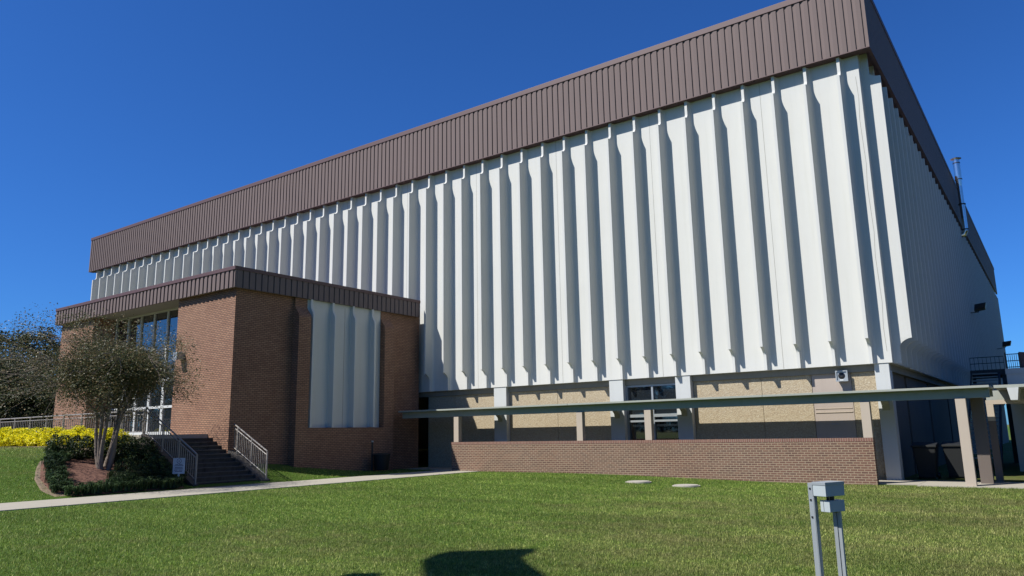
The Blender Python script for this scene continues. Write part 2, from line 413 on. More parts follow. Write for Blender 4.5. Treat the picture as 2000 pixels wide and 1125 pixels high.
# fascia: corrugated boards
def fascia(x0, x1, y0, y1, zb, zt, pitch, side, rec=.045):
    """standing profile along side 'A' (facing -Y) or 'B' (facing +X)"""
    mb = MB()
    a0, a1 = (x0, x1) if side == 'A' else (y0, y1)
    base = y0 if side == 'A' else x1; s = 1 if side == 'A' else -1
    n = int(round((a1 - a0) / pitch)); p = (a1 - a0) / n
    prof = []
    for i in range(n):
        t = a0 + i * p
        prof += [(t, 0), (t + p * .50, 0), (t + p * .505, rec), (t + p * .62, rec)] if side == 'A' else [(t, 0), (t + p * .78, 0), (t + p * .785, rec), (t + p * .95, rec)]
    prof += [(a1, 0)]
    thick = .10
    fr = [(t, base + s * d) for t, d in prof]; bk = [(a1, base + s * thick), (a0, base + s * thick)]
    pts = fr + bk
    if side == 'A': ring = lambda z: [(t, v, z) for t, v in pts]
    else: ring = lambda z: [(v, t, z) for t, v in pts]
    mb.loft([ring(zb), ring(zt)])
    return mb
FYF = 28.25; FXR = -4.02; FXL = -63.65; FZB = 15.38; FZT = 18.02
fa = fascia(FXL, FXR, FYF, 0, FZB, FZT, .305, 'A').build('fascia', M['fascia'], hall)
fb = fascia(0, FXR, FYF + .11, YB1 + .4, FZB, FZT, .305, 'B').build('fascia', M['fascia'], hall)
fl = MB().box(FXL, FXL + .1, FYF + .11, YB1 + .4, FZB, FZT).build('fascia', M['fascia'], hall)
MB().box(FXL - .03, FXR + .03, FYF - .03, FYF + .25, FZT, FZT + .24).box(FXR - .22, FXR + .03, FYF + .252, YB1 + .43, FZT, FZT + .24).build('coping', M['coping'], hall, bevel=.01)
# soffit behind fascia
MB().box(FXL - .004, FXR + .004, FYF - .006, FYF + .4, FZB - .035, FZB - .002).box(FXR - .12, FXR + .004, FYF + .402, YB1 + .4, FZB - .035, FZB - .002).build('drip_edge', M['coping'], hall)
MB().box(FXL + .101, FXR - .101, FYF + .101, PY - .002, 15.52, 15.6).box(PXR + .002, FXR - .101, PY, YB1, 15.52, 15.6).build('soffit', M['coping'], hall)
# beam and ground floor
YW = 28.95
MB().box(PXL + .3, -4.72, 28.86, 29.15, 3.56, ZB - .002).box(-5.0, -4.72, 29.152, YB1 - .3, 3.56, ZB - .002).build('beam', M['soffit'], hall)
cols = [(-21.93, -21.2), (-15.66, -15.0), (-12.61, -11.97), (-5.13, -4.66)]
for (a, b) in cols:
    MB().box(a, b, 28.68, 28.93, -.3, 3.805).box(a, b, 28.932, 28.948 if False else 29.2, -.3, 3.555).build('column', M['column'], hall, bevel=.008)
# aggregate infill with joints
def infill(x0, x1, joints, mat='aggregate', z0=-.3, z1=3.555):
    e = [x0] + joints + [x1]; mb = MB()
    for a, b in zip(e[:-1], e[1:]): mb.box(a + .008, b - .008, YW, YW + .15, z0, z1)
    mb.build('infill_panel', M[mat], hall)
infill(-26.4, -21.94, [-24.6]); infill(-21.19, -15.67, [-18.5]); infill(-11.96, -7.35, [-9.2]); infill(-5.98, -5.14, [])
MB().box(-26.4, -4.9, YW + .16, YW + .3, -.3, 3.55).build('inner_wall', M['dark'], hall)
sd = MB().box(-7.34, -5.99, YW + .01, YW + .15, -.25, 3.555).build('service_door', M['door_paint'], hall); sd['label'] = 'flat pinkish beige service door panel'
MB().box(-7.3, -6.03, YW - .012, YW + .008, 2.16, 2.2).box(-7.3, -6.03, YW - .006, YW + .008, 2.30, 2.325).build('door_head', M['post'], sd)
# B side ground floor
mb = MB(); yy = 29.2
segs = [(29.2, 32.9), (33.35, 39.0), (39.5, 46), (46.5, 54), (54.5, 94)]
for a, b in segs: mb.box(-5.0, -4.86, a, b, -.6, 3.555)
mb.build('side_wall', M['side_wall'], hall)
MB().box(-5.2, -5.02, 29.2, YB1 - .4, -.6, 3.55).build('inner_wall', M['dark'], hall)
for y0 in (32.9, 39.0, 46, 54):
    wd = MB().box(-5.02, -4.95, y0 + .02, y0 + .43, -.6, 3.55).build('window', M['black_metal'], hall)
# glazing bay between the two middle columns
gb = MB()
for a, b in ((-14.99, -14.93), (-13.82, -13.74), (-12.68, -12.62)): gb.box(a, b, YW - .02, YW + .06, 0, 3.55)
gb.box(-14.93, -12.68, YW - .019, YW + .05, 3.47, 3.55).box(-14.93, -12.68, YW - .021, YW + .05, 2.20, 2.32).box(-14.93, -12.68, YW - .018, YW + .05, 2.0, 2.08).box(-14.93, -12.68, YW - .017, YW + .05, 0, .12)
win = gb.build('window', M['galv'], hall)
MB().box(-14.95, -12.66, YW + .06, YW + .075, .02, 3.53).build('pane', M['glass'], win)
# small lettering on the service door
def text_obj(name, txt, size, loc, rot, mat, parent=None, ext=.002):
    cu = bpy.data.curves.new(name + '_curve', 'FONT'); cu.body = txt; cu.size = size; cu.extrude = ext; cu.align_x = 'CENTER'; cu.align_y = 'CENTER'
    tmp = bpy.data.objects.new('tmp', cu); COL.objects.link(tmp)
    dg = bpy.context.evaluated_depsgraph_get(); me = bpy.data.meshes.new_from_object(tmp.evaluated_get(dg))
    bpy.data.objects.remove(tmp); bpy.data.curves.remove(cu)
    me.materials.clear(); me.materials.append(mat)
    off = Vector(WORLD.get(parent.name, (0, 0, 0))) if parent else Vector((0, 0, 0))
    me.transform(Matrix.Translation(Vector(loc) - off) @ rot.to_4x4()); me.name = name
    o = bpy.data.objects.new(name, me); COL.objects.link(o); o.parent = parent; return o
RX = Matrix.Rotation(R(90), 3, 'X')
text_obj('lettering', 'Kitchen', .085, (-6.66, YW + .005, 1.76), RX, M['sign_face'], sd)

# ------------------------------------------------------------------ entrance block
EY = 17.5; EX = -26.48; EXL = -41.8; EZ = 7.62; ET = 8.47
ent = thing('entrance_block', (-34, 17.5, 0), 'brown brick entrance wing with flat brown metal fascia and tall glazing above steps', 'building')
# brick walls
MB().box(-30.7, EX, EY, EY + .4, 0.0, 7.75).box(-30.7, -30.3, EY + .4, 19.2, 1.8, 7.75).build('brick_wall', M['brick_block'], ent)
MB().box(EXL, -38.4, EY, EY + .4, 0.6, 7.75).build('brick_wall', M['brick_block'], ent)
MB().box(EX - .4, EX, EY + .402, 28.3, -.2, 7.75).build('brick_wall', M['brick_block'], ent)
MB().box(EXL, EXL + .3, EY + .4, 28.3, .5, 7.75).build('brick_wall', M['brick_block'], ent)
MB().box(-38.8, -38.4, EY + .402, 19.2, 1.8, 7.75).build('brick_wall', M['brick_block'], ent)
# fascia
fascia(EXL - .25, -26.23, 17.245, 0, EZ, ET - .13, .305, 'A').build('fascia', M['fascia'], ent)
fascia(0, -26.23, 17.245 + .11, 28.08, EZ, ET - .13, .30, 'B').build('fascia', M['fascia'], ent)
MB().box(EXL - .25, EXL - .15, 17.36, 28.0, EZ, ET - .13).build('fascia', M['fascia'], ent)
MB().box(EXL - .28, -26.20, 17.215, 17.5, ET - .13, ET + .02).box(-26.5, -26.20, 17.502, 28.1, ET - .13, ET + .02).build('coping', M['coping'], ent, bevel=.008)
MB().box(EXL - .14, -26.34, 17.36, 28.1, 7.66, 7.74).build('soffit', M['soffit'], ent)
MB().box(EXL, -26.6, 17.6, 28.1, 7.9, 8.1).build('roof', M['coping'], ent)
# glazing wall
GY = 18.6
ms = [-30.98, -32.22, -33.43, -34.63, -35.84, -37.05, -38.28]
for a, b in zip(ms[:-1], ms[1:]):
    x1, x0 = a, b
    up_ = MB().box(x0 + .03, x0 + .09, GY - .06, GY + .05, 4.42, 7.66).box(x1 - .03, x1 + .03, GY - .06, GY + .05, 4.42, 7.66).box(x0 + .09, x1 - .03, GY - .05, GY + .04, 7.58, 7.66)
    wn = up_.build('window', M['white_frame'], ent)
    MB().box(x0 + .05, x1 - .01, GY, GY + .015, 4.4, 7.6).build('pane', M['glass'], wn)
    dr = MB().box(x0 + .035, x0 + .12, GY - .06, GY + .05, 1.84, 4.28).box(x1 - .06, x1 + .025, GY - .06, GY + .05, 1.84, 4.28).box(x0 + .12, x1 - .06, GY - .05, GY + .04, 3.06, 3.17).box(x0 + .12, x1 - .06, GY - .05, GY + .04, 1.84, 2.0).build('door', M['white_frame'], ent)
    MB().box(x0 + .1, x1 - .04, GY, GY + .015, 1.9, 4.28).build('pane', M['glass'], dr)
    MB().tube([(x1 - .16, GY - .06, 2.75), (x1 - .16, GY - .13, 2.75), (x1 - .16, GY - .13, 3.0), (x1 - .16, GY - .06, 3.0)], .014, 6).build('handle', M['steel'], dr)
MB().box(-38.35, -30.7, GY - .09, GY + .07, 4.28, 4.42).build('transom', M['white_frame'], ent)
MB().box(-38.35, -30.72, GY + .3, GY + .35, 1.84, 7.6).build('inner_wall', M['dark'], ent)
# projecting precast bay on the right flank
def dep2(z):
    if z > 7.25: return .12
    if z > 6.75:
        t = (7.25 - z) / .5; return .12 + .30 * (t * t * (3 - 2 * t)) ** .8
    return .42
bz = [7.64, 7.3, 7.25, 7.18, 7.1, 7.0, 6.9, 6.82, 6.75, 6.6, 4, -.1]
for (y0, y1) in ((20.35, 21.0), (25.45, 26.1)):
    mb = MB(); mb.loft([[(EX + .002, y0, z), (EX + dep2(z), y0, z), (EX + dep2(z), y1, z), (EX + .002, y1, z)] for z in bz])
    mb.build('brick_pier', M['brick_block'], ent)
MB().box(EX + .002, EX + .42, 21.002, 25.448, -.1, 2.02).build('brick_apron', M['brick_block'], ent)
bay = MB().box(EX + .002, EX + .1, 21.002, 25.448, 2.03, 7.63).build('wall_panel', M['panel'], ent)
MB().box(EX + .1, EX + .104, 23.17, 23.185, 2.03, 7.5).build('joint', M['soffit'], bay)
def dep3(z):
    if z > 7.3: return .14
    if z > 6.9:
        t = (7.3 - z) / .4; return .14 + .18 * (t * t * (3 - 2 * t))
    return .32
for Y in (21.16, 22.38, 23.60, 24.82):
    mb = MB(); mb.loft([[(EX + .1 - y, Y + x, z) for x, y in ribprof(dep3(z))] for z in (7.62, 7.3, 7.2, 7.1, 7.0, 6.9, 6.5, 4, 2.035)])
    mb.build('rib', M['panel'], bay, smooth=28)

# terrace and stairs
LZ = 1.83
struct('terrace', MB().box(-60, -27.88, 14.78, 17.498, -.2, LZ).box(-38.4, -30.7, 17.5, GY + .3, .5, LZ - .002), M['concrete'])
st = thing('staircase', (-26.1, 16.2, 0), 'wide dark concrete steps climbing left to the entrance terrace', 'stairs')
mb = MB(); n_r = 12; rise = LZ / n_r; run = .316
for i in range(n_r - 1):
    x0 = -27.88 + i * run; z = LZ - (i + 1) * rise
    mb.box(x0 + .001, x0 + run + .0, 14.98, 17.498, -.1, z - .045)
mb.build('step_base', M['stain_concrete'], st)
mb = MB()
for i in range(n_r - 1):
    x0 = -27.88 + i * run; z = LZ - (i + 1) * rise
    mb.box(x0 + .002, x0 + run + .03, 14.985, 17.495, z - .043, z)
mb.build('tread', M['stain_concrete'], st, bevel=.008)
def cheek(y0, y1, xa, name):
    sl_ = rise / run
    z = lambda x: LZ - (x + 27.88) * sl_ + .03
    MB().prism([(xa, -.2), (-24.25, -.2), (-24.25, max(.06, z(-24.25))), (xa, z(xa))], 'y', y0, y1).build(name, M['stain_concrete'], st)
cheek(14.76, 14.975, -27.876, 'cheek_wall'); cheek(17.502, 17.86, -26.47, 'cheek_wall')

# handrails
def railing(name, label, p0, p1, h, posts, n_bal, loc, mid=True):
    t = thing(name, loc, label, 'railing')
    p0 = Vector(p0); p1 = Vector(p1); U = Vector((0, 0, 1))
    MB().tube([p0 + U * h, p1 + U * h], .028, 8).build('handrail', M['rail'], t, smooth=40)
    MB().tube([p0 + U * (h - .14), p1 + U * (h - .14)], .019, 6).build('upper_rail', M['rail'], t, smooth=40)
    MB().tube([p0 + U * .12, p1 + U * .12], .019, 6).build('lower_rail', M['rail'], t, smooth=40)
    L = (p1 - p0).length
    for s_ in posts:
        p = p0.lerp(p1, s_); MB().box(p.x - .022, p.x + .022, p.y - .022, p.y + .022, p.z - .06, p.z + h - .01).build('post', M['rail'], t)
    b0 = None
    for i in range(n_bal):
        s_ = (i + .5) / n_bal
        if min(abs(s_ - q) for q in posts) * L < .05: continue
        p = p0.lerp(p1, s_)
        if b0 is None:
            b0 = MB().box(p.x - .009, p.x + .009, p.y - .009, p.y + .009, p.z + .12, p.z + h - .14).build('baluster', M['rail'], t); bp0 = p
        else:
            c = b0.copy(); COL.objects.link(c); c.parent = t; c.location = tuple(p - bp0)
    return t
sl_ = rise / run
def sz(x): return LZ - (x + 27.88) * sl_ + .05
railing('stair_railing', 'sloping grey metal railing on the right side of the steps, starting at the brick corner', (-26.85 + .4, 17.72, sz(-26.45)), (-24.28, 17.72, sz(-24.28)), 1.0, [.12, .55, 1.0], 19, (-25.3, 17.72, 0))
railing('stair_railing', 'sloping grey metal railing on the left side of the steps, behind the small sign', (-27.84, 14.87, sz(-27.84)), (-24.28, 14.87, sz(-24.28)), .98, [0.0, .36, .68, 1.0], 27, (-26, 14.87, 0))
railing('terrace_railing', 'long level grey metal railing along the entrance terrace above the yellow hedge', (-46, 14.87, LZ), (-27.95, 14.87, LZ), .9, [i / 11 for i in range(12)], 99, (-37, 14.87, LZ))

# ------------------------------------------------------------------ low brick wall
lw = thing('low_brick_wall', (-13.9, 26.72, 0), 'long low pinkish brown brick wall under the covered walkway', 'wall')
WX0, WX1 = -22.82, -5.03
MB().box(WX0, WX1, 26.6, 26.84, -.35, 1.175).build('wall_body', M['brick_wall'], lw)
MB().box(WX0 - .005, WX1 + .005, 26.594, 26.846, 1.178, 1.285).build('wall_cap', M['brick_cap'], lw)
# ------------------------------------------------------------------ covered walkway
cw = thing('covered_walkway', (-13, 27.3, 0), 'long flat grey green concrete canopy on tan square posts along the hall', 'canopy')
mb = MB(); x = -26.04
edges = [-26.04, -21.5, -16.4, -8.4, -1.66]
for a, b in zip(edges[:-1], edges[1:]): mb.box(a + .006, b - .006, 26.40, 28.28, 2.725, 2.795)
mb.build('roof_slab', M['canopy'], cw, bevel=.006)
MB().box(-26.03, -1.70, 26.68, 26.88, 2.44, 2.722).build('edge_beam', M['canopy'], cw)
MB().box(-26.03, -1.70, 28.02, 28.2, 2.50, 2.722).build('rear_beam', M['canopy'], cw)
for x, z0 in ((-22.57, 1.287), (-15.99, 1.287), (-12.93, 1.287), (-5.17, 1.287), (-2.47, -.25)):
    MB().box(x - .14, x + .14, 26.625, 26.86, z0, 2.437).build('post', M['post'], cw, bevel=.008)
MB().box(-2.32, -1.98, 27.9, 28.24, -.25, 2.49).build('post', M['post_shade'], cw, bevel=.008)  # rear post, canopy shade carried by its darker colour
for a, b in cols:
    xc = (a + b) / 2
    MB().prism([(28.2, 2.72), (28.2, 2.56), (28.45, 2.50), (28.60, 2.38), (28.679, 2.18), (28.679, 2.72)], 'x', xc - .12, xc + .12).build('bracket', M['canopy'], cw)
# second canopy going right
c2 = thing('side_canopy', (1.5, 29.4, 0), 'lower pale canopy running off right from the end of the long walkway roof', 'canopy')
MB().box(-1.62, 9, 27.6, 35.9, 2.74, 2.83).build('roof_slab', M['canopy'], c2, bevel=.006)
MB().prism([(-1.28, 2.735), (-.98, 2.735), (-1.04, 2.36), (-1.22, 2.36)], 'y', 27.5, 29.5).build('stem', M['column'], c2)
MB().box(-1.98, 7.5, 29.45, 29.65, 2.42, 2.735).build('edge_beam', M['canopy'], c2)
MB().box(-1.98, -1.78, 28.95, 29.2, -.3, 1.75).build('post', M['post_shade'], c2, bevel=.006)  # lower part of the post, its shade put into the colour
MB().box(-1.978, -1.782, 28.952, 29.198, 1.752, 2.28).build('post_sunlit_top', M['post'], c2)  # same post, lighter colour for the part the sun reaches
MB().box(-1.98, -.9, 28.96, 29.19, 2.282, 2.415).build('cross_beam', M['post'], c2)
MB().box(1.9, 2.1, 28.95, 29.2, -.3, 2.65).build('post', M['post'], c2, bevel=.006)

# ------------------------------------------------------------------ outdoor stair and landing by the side wall
os_ = thing('outdoor_staircase', (-2.6, 42, 0), 'dark outdoor staircase with railed landing against the hall side wall', 'stairs')
MB().box(-3.45, -1.95, 43.5, 46.5, 4.0, 4.28).build('landing', M['stain_concrete'], os_)
mb = MB()
for i in range(22):
    y = 43.4 - i * .32; z = 4.1 - i * .18; mb.box(-3.35, -2.3, y - .3, y, z - .05, z)
mb.build('tread', M['concrete'], os_)
MB().prism([(43.5, 4.15), (36.4, .1), (36.4, -.2), (43.5, 3.85)], 'x', -3.44, -3.36).prism([(43.5, 4.15), (36.4, .1), (36.4, -.2), (43.5, 3.85)], 'x', -2.28, -2.2).build('stringer', M['black_metal'], os_)
mb = MB()
for z in (4.6, 4.9): mb.tube([(-3.4, 43.55, z), (-1.98, 43.55, z)], .02, 6)
for i in range(9): x = -3.4 + i * .176; mb.tube([(x, 43.55, 4.28), (x, 43.55, 4.9)], .012, 5)
mb.build('guard_rail', M['black_metal'], os_)
mb = MB()
for x in (-3.35, -2.05): mb.box(x - .1, x + .1, 43.6, 43.8, -.4, 4.0)
mb.build('support', M['stain_concrete'], os_)
gw = thing('mesh_gate', (-1.35, 36.3, 3.83), 'small barred metal gate standing beyond the landing against the sky', 'gate')
mb = MB()
for z in (3.9, 4.15, 4.42): mb.tube([(-1.56, 36.3, z), (-1.14, 36.3, z)], .018, 6)
for i in range(7): x = -1.56 + i * .07; mb.tube([(x, 36.3, 3.84), (x, 36.3, 4.42)], .010, 5)
mb.build('gate_bars', M['black_metal'], gw)
MB().box(-1.61, -1.56, 36.27, 36.33, 3.835, 4.5).box(-1.14, -1.09, 36.27, 36.33, 3.835, 4.46).build('gate_post', M['black_metal'], gw)
pw = thing('side_parapet_wall', (1.5, 36, 0), 'pale rendered wall right of the landing, under the barred gate', 'wall')
MB().box(-1.62, 9, 36, 44.9, -.4, 3.8).build('wall_body', M['panel'], pw)
MB().box(-1.64, 9, 35.97, 36.0, 3.6, 3.83).build('coping', M['column'], pw)
MB().prism([(-1.1, 3.84), (3.5, 3.84), (3.5, 3.9), (-1.12, 4.5)], 'y', 36.4, 36.5).build('sloping_rail', M['coping'], pw)
for i in range(3):
    pass

# ------------------------------------------------------------------ small things on the building
fp = thing('flue_pipe', (-3.72, 57, 14.2), 'shiny steel flue pipe rising past the brown fascia on the side wall', 'pipe')
MB().tube([(-4.1, 57, 14.1), (-3.8, 57, 14.15), (-3.68, 57, 14.4)], .16, 14).build('elbow', M['steel'], fp, smooth=40)
MB().tube([(-3.68, 57, 14.4), (-3.68, 57, 17.5)], .16, 16).build('lower_pipe', M['steel'], fp, smooth=40)
MB().tube([(-3.68, 57, 17.5), (-3.68, 57, 18.0), (-3.68, 57, 19.3)], [.16, .21, .21], 16).build('upper_pipe', M['steel'], fp, smooth=40)
for z in (14.45, 16.2, 17.95, 19.1): MB().cyl(-3.68, 57, z, z + .06, .225, 16).build('clamp_band', M['black_metal'], fp)
MB().cyl(-3.68, 57, 19.45, 19.55, .34, 16, .12).cyl(-3.68, 57, 19.28, 19.46, .14, 10).build('cap', M['steel'], fp)
def flood(name, label, x, y, z, arm):
    t = thing(name, (x, y, z), label, 'floodlight', 'floodlights on the hall side wall')
    MB().tube([(PXR + .5, y - arm, z - .35), (x - .1, y - .1, z - .25), (x, y, z)], .03, 6).build('bracket', M['black_metal'], t)
    MB().prism([(z - .02, 0), (z + .18, 0), (z + .34, .55), (z + .02, .40)], 'x', x - .28, x + .28).build('lamp_head', M['black_metal'], t) if False else None
    MB().add([(x - .3, y - .35, z - .15), (x + .3, y - .35, z - .05), (x + .3, y + .2, z - .1), (x - .3, y + .2, z - .2), (x - .25, y - .3, z + .25), (x + .4, y - .45, z + .3), (x + .4, y + .2, z + .25), (x - .25, y + .2, z + .2)],
             [(0, 3, 2, 1), (4, 5, 6, 7), (0, 1, 5, 4), (1, 2, 6, 5), (2, 3, 7, 6), (3, 0, 4, 7)]).build('lamp_head', M['black_metal'], t, bevel=.02)
    return t
flood('floodlight', 'black floodlight on a bracket halfway up the side wall', -3.45, 56.2, 9.0, .9)
flood('floodlight', 'black floodlight low at the far end of the side wall, above the landing rail', -3.2, 78, 8.45, .3)
# speaker box by service door
sp = thing('wall_light_box', (-6.23, 28.7, 3.45), 'square grey framed light fitting under the hall overhang', 'wall light')
MB().box(-6.42, -6.05, 28.74, 28.94, 3.27, 3.62).build('housing', M['galv'], sp)
MB().box(-6.44, -6.40, 28.70, 28.739, 3.25, 3.64).box(-6.07, -6.03, 28.70, 28.739, 3.25, 3.64).box(-6.40, -6.07, 28.70, 28.739, 3.60, 3.64).box(-6.40, -6.07, 28.70, 28.739, 3.25, 3.29).build('frame', M['galv'], sp)
MB().tube([(-6.24, 28.70, 3.45), (-6.24, 28.738, 3.45)], [.05, .12], 14).build('lens', M['black_metal'], sp)
MB().box(-6.30, -6.18, 28.69, 28.70, 3.27, 3.33).build('badge', M['white_frame'], sp)
wl = thing('wall_lamp', (-30.1, 17.4, 5.1), 'boxy grey floodlight on the sunlit brick beside the entrance glazing', 'wall light')
MB().box(-30.22, -29.98, 17.41, 17.498, 4.98, 5.25).build('back_plate', M['galv'], wl)
MB().add([(-30.28, 17.12, 4.92), (-29.95, 17.12, 4.92), (-29.95, 17.40, 5.0), (-30.28, 17.40, 5.0), (-30.28, 17.16, 5.28), (-29.95, 17.16, 5.28), (-29.95, 17.40, 5.3), (-30.28, 17.40, 5.3)],
         [(0, 3, 2, 1), (4, 5, 6, 7), (0, 1, 5, 4), (1, 2, 6, 5), (2, 3, 7, 6), (3, 0, 4, 7)]).build('lamp_head', M['galv'], wl, bevel=.015)
# bins
def bin_(x, y, z, label, r=.3, h=.85, pole=False):
    t = thing('waste_bin', (x, y, z), label, 'bin')
    MB().tube([(x, y, z), (x, y, z + .05), (x, y, z + h - .1)], [r * .8, r * .85, r], 16).build('body', M['plastic_dark'], t, smooth=40)
    MB().tube([(x, y, z + h - .1), (x, y, z + h - .04), (x, y, z + h)], [r * 1.08, r * 1.08, r * .8], 16).build('lid', M['plastic_dark'], t, smooth=40)
    return t
bin_(-25.45, 24.75, .1, 'dark round waste bin with flat lid against the shaded brick bay', .38, .75)
bp_ = thing('pipe_bollard', (-25.9, 24.4, 0), 'thin dark standpipe beside the round bin at the shaded brick bay', 'pipe')
MB().cyl(-25.75, 24.45, 0, 1.35, .04, 8).build('pipe', M['black_metal'], bp_); MB().cyl(-25.75, 24.45, 1.35, 1.42, .06, 8).build('pipe_cap', M['galv'], bp_)
for i, (x, y, lab) in enumerate([(-4.05, 30.2, 'dark wheeled bin with lid in the shade beside the white corner column'), (-3.2, 30.9, 'dark wheeled bin further right, behind the one beside the corner column')]):
    t = thing('wheeled_bin', (x, y, -.2), lab, 'bin')
    MB().add([(x - .26, y - .3, -.14), (x + .26, y - .3, -.14), (x + .26, y + .3, -.14), (x - .26, y + .3, -.14), (x - .36, y - .4, .9), (x + .36, y - .4, .9), (x + .36, y + .42, .9), (x - .36, y + .42, .9)],
             [(0, 3, 2, 1), (4, 5, 6, 7), (0, 1, 5, 4), (1, 2, 6, 5), (2, 3, 7, 6), (3, 0, 4, 7)]).build('body', M['plastic_dark'], t, bevel=.03)
    MB().prism([(y - .45, .905), (y + .45, .905), (y + .45, 1.0), (y + .2, 1.07), (y - .45, .97)], 'x', x - .39, x + .39).build('lid', M['plastic_dark'], t, bevel=.01)
    for s_ in (-1, 1): MB().tube([(x + s_ * .27, y + .3, -.08), (x + s_ * .33, y + .3, -.08)], .11, 12).build('wheel', M['black_metal'], t)
# manhole covers
for (x, y, lab) in [(-11.9, 23.55, 'round pale concrete cover flush in the grass, left of the pair'), (-9.95, 23.0, 'round pale concrete cover in the grass, right of the pair')]:
    t = thing('manhole_cover', (x, y, gz(x, y)), lab, 'manhole cover', 'concrete covers in the lawn')
    z = gz(x, y)
    MB().cyl(x, y, z - .1, z + .03, .44, 32).build('rim', M['concrete'], t); MB().cyl(x, y, z + .031, z + .05, .38, 32).build('lid', M['concrete'], t)
# sign by the stairs
sg = thing('yard_sign', (-24.35, 14.28, .1), 'small pale blue notice sign standing in the dark plants left of the steps', 'sign')
gs = gz(-24.4, 14.3)
ang = R(38)
def sgp(u, v, w_=0):   # u right, v up, w out
    d = Vector((math.cos(ang), math.sin(ang), 0)); nrm = Vector((math.sin(ang), -math.cos(ang), 0))
    return Vector((-24.35, 14.28, 0)) + d * u + Vector((0, 0, v)) + nrm * w_
def sbox(mb, u0, u1, v0, v1, w0, w1):
    vs = [sgp(u, v, w_) for w_ in (w0, w1) for v in (v0, v1) for u in (u0, u1)]
    return mb.add(vs, [(0, 1, 3, 2), (4, 6, 7, 5), (0, 4, 5, 1), (2, 3, 7, 6), (0, 2, 6, 4), (1, 5, 7, 3)])
sbox(MB(), -.2, .2, .50, 1.02, 0, .015).build('sign_face', M['sign_face'], sg)
mb = MB(); sbox(mb, -.03, .03, gs - .1, .9, -.03, -.002); mb.build('stake', M['galv'], sg)
mb = MB()
for i, (v, u0, u1) in enumerate([(.80, -.12, -.02), (.80, .0, .12), (.755, -.15, .15), (.70, -.13, .13), (.655, -.14, .14), (.61, -.16, -.03), (.61, .0, .13), (.565, -.12, .12)]):
    sbox(mb, u0, u1, v, v + .02, .016, .018)
for k in range(16):
    a = 2 * math.pi * k / 16; r1, r2 = .062, .085; 
    p = [sgp(math.cos(a + q) * r_, .92 + math.sin(a + q) * r_, .017) for q, r_ in ((0, r1), (0, r2), (.3, r2), (.3, r1))]
    mb.add(p, [(0, 1, 2, 3)])
sbox(mb, -.018, .018, .902, .938, .016, .018)
mb.build('lettering', M['ink'], sg, recalc=False)

# ------------------------------------------------------------------ utility pedestal in the foreground
pd = thing('utility_pedestal', (-1.44, 5.84, 0), 'grey steel pedestal of struts carrying two small cable boxes on the front lawn', 'pedestal')
ca = R(-25.6)   # box faces turned off the building grid
pc = Vector((-1.44, 5.86, 0))
ex = Vector((.9, -.43, 0)).normalized(); ey = Vector((.43, .9, 0)).normalized()   # ex: normal of the shaded front, ey points away from the lit face
def pbox(mb, a0, a1, b0, b1, z0, z1):
    vs = [pc + ex * a + ey * b + Vector((0, 0, z)) for z in (z0, z1) for b in (b0, b1) for a in (a0, a1)]
    return mb.add(vs, [(0, 2, 3, 1), (4, 5, 7, 6), (0, 1, 5, 4), (2, 6, 7, 3), (0, 4, 6, 2), (1, 3, 7, 5)])
mb = MB(); pbox(mb, -.055, .055, -.10, .10, 1.155, 1.25); mb.build('upper_box', M['box_paint'], pd, bevel=.003)
mb = MB(); pbox(mb, -.058, .058, -.103, .103, 1.232, 1.254); mb.build('upper_lid', M['galv'], pd, bevel=.002)
mb = MB(); pbox(mb, -.030, .050, -.065, .095, 1.045, 1.125); mb.build('lower_box', M['box_paint'], pd, bevel=.003)
mb = MB(); pbox(mb, -.002, .0, -.0665, -.0655, 1.05, 1.12); mb.build('lower_box_seam', M['dark'], pd)
for a in (-.01, .015, .035): mb = MB(); pbox(mb, a, a + .012, -.02, -.005, 1.126, 1.154); mb.build('cable_gland', M['black_metal'], pd)
mb = MB(); pbox(mb, -.098, -.058, -.10, -.06, -.2, 1.245); pbox(mb, -.0575, -.053, -.098, -.09, -.2, 1.15); mb.build('strut', M['galv'], pd)
for z in (1.0, 1.12, 1.2): mb = MB(); pbox(mb, -.085, -.072, -.106, -.10, z, z + .012); mb.build('bolt', M['black_metal'], pd)
mb = MB(); pbox(mb, -.01, .02, .03, .055, -.2, 1.044); mb.build('strut', M['galv'], pd)
mb = MB(); pbox(mb, .024, .05, .035, .05, -.2, 1.044); pbox(mb, -.02, -.012, .04, .046, 1.126, 1.154); mb.build('strut', M['galv'], pd)

# ------------------------------------------------------------------ invented pole out of view, its slabs shaped to cast the lawn shadow
HZ = 8.0
off = Vector((-math.sin(R(SUN_AZ)), -math.cos(R(SUN_AZ)), 0)) * HZ / math.tan(R(SUN_EL))
lp = thing('shadow_caster_pole', (-7.6 + off.x, 4.0 + off.y, 0), 'invented pole with flat slabs shaped to cast the lawn shadow, out of view at left', 'shadow caster')
poly = [(-7.28, 8.45), (-6.38, 9.27), (-6.22, 9.0), (-6.11, 8.51), (-5.75, 8.15), (-5.13, 7.61), (-4.6, 6.9), (-5.4, 6.1), (-6.2, 6.8), (-6.7, 7.3), (-7.09, 7.72), (-7.24, 8.1)]
MB().prism([(x + off.x, y + off.y) for x, y in poly], 'z', HZ - .05, HZ + .05).build('lamp_head', M['galv'], lp)  # slab cut to the shadow outline, set back along the sun direction
MB().prism([(x + off.x, y + off.y) for x, y in [(-7.22, 6.54), (-6.9, 6.74), (-6.6, 6.3), (-7.0, 6.0)]], 'z', HZ - .05, HZ + .05).build('lamp_head', M['galv'], lp)  # second slab, cut for the smaller shadow mark
MB().cyl(-5.6 + off.x, 5.2 + off.y, 0, HZ - .06, .09, 12, .06).build('pole', M['galv'], lp)
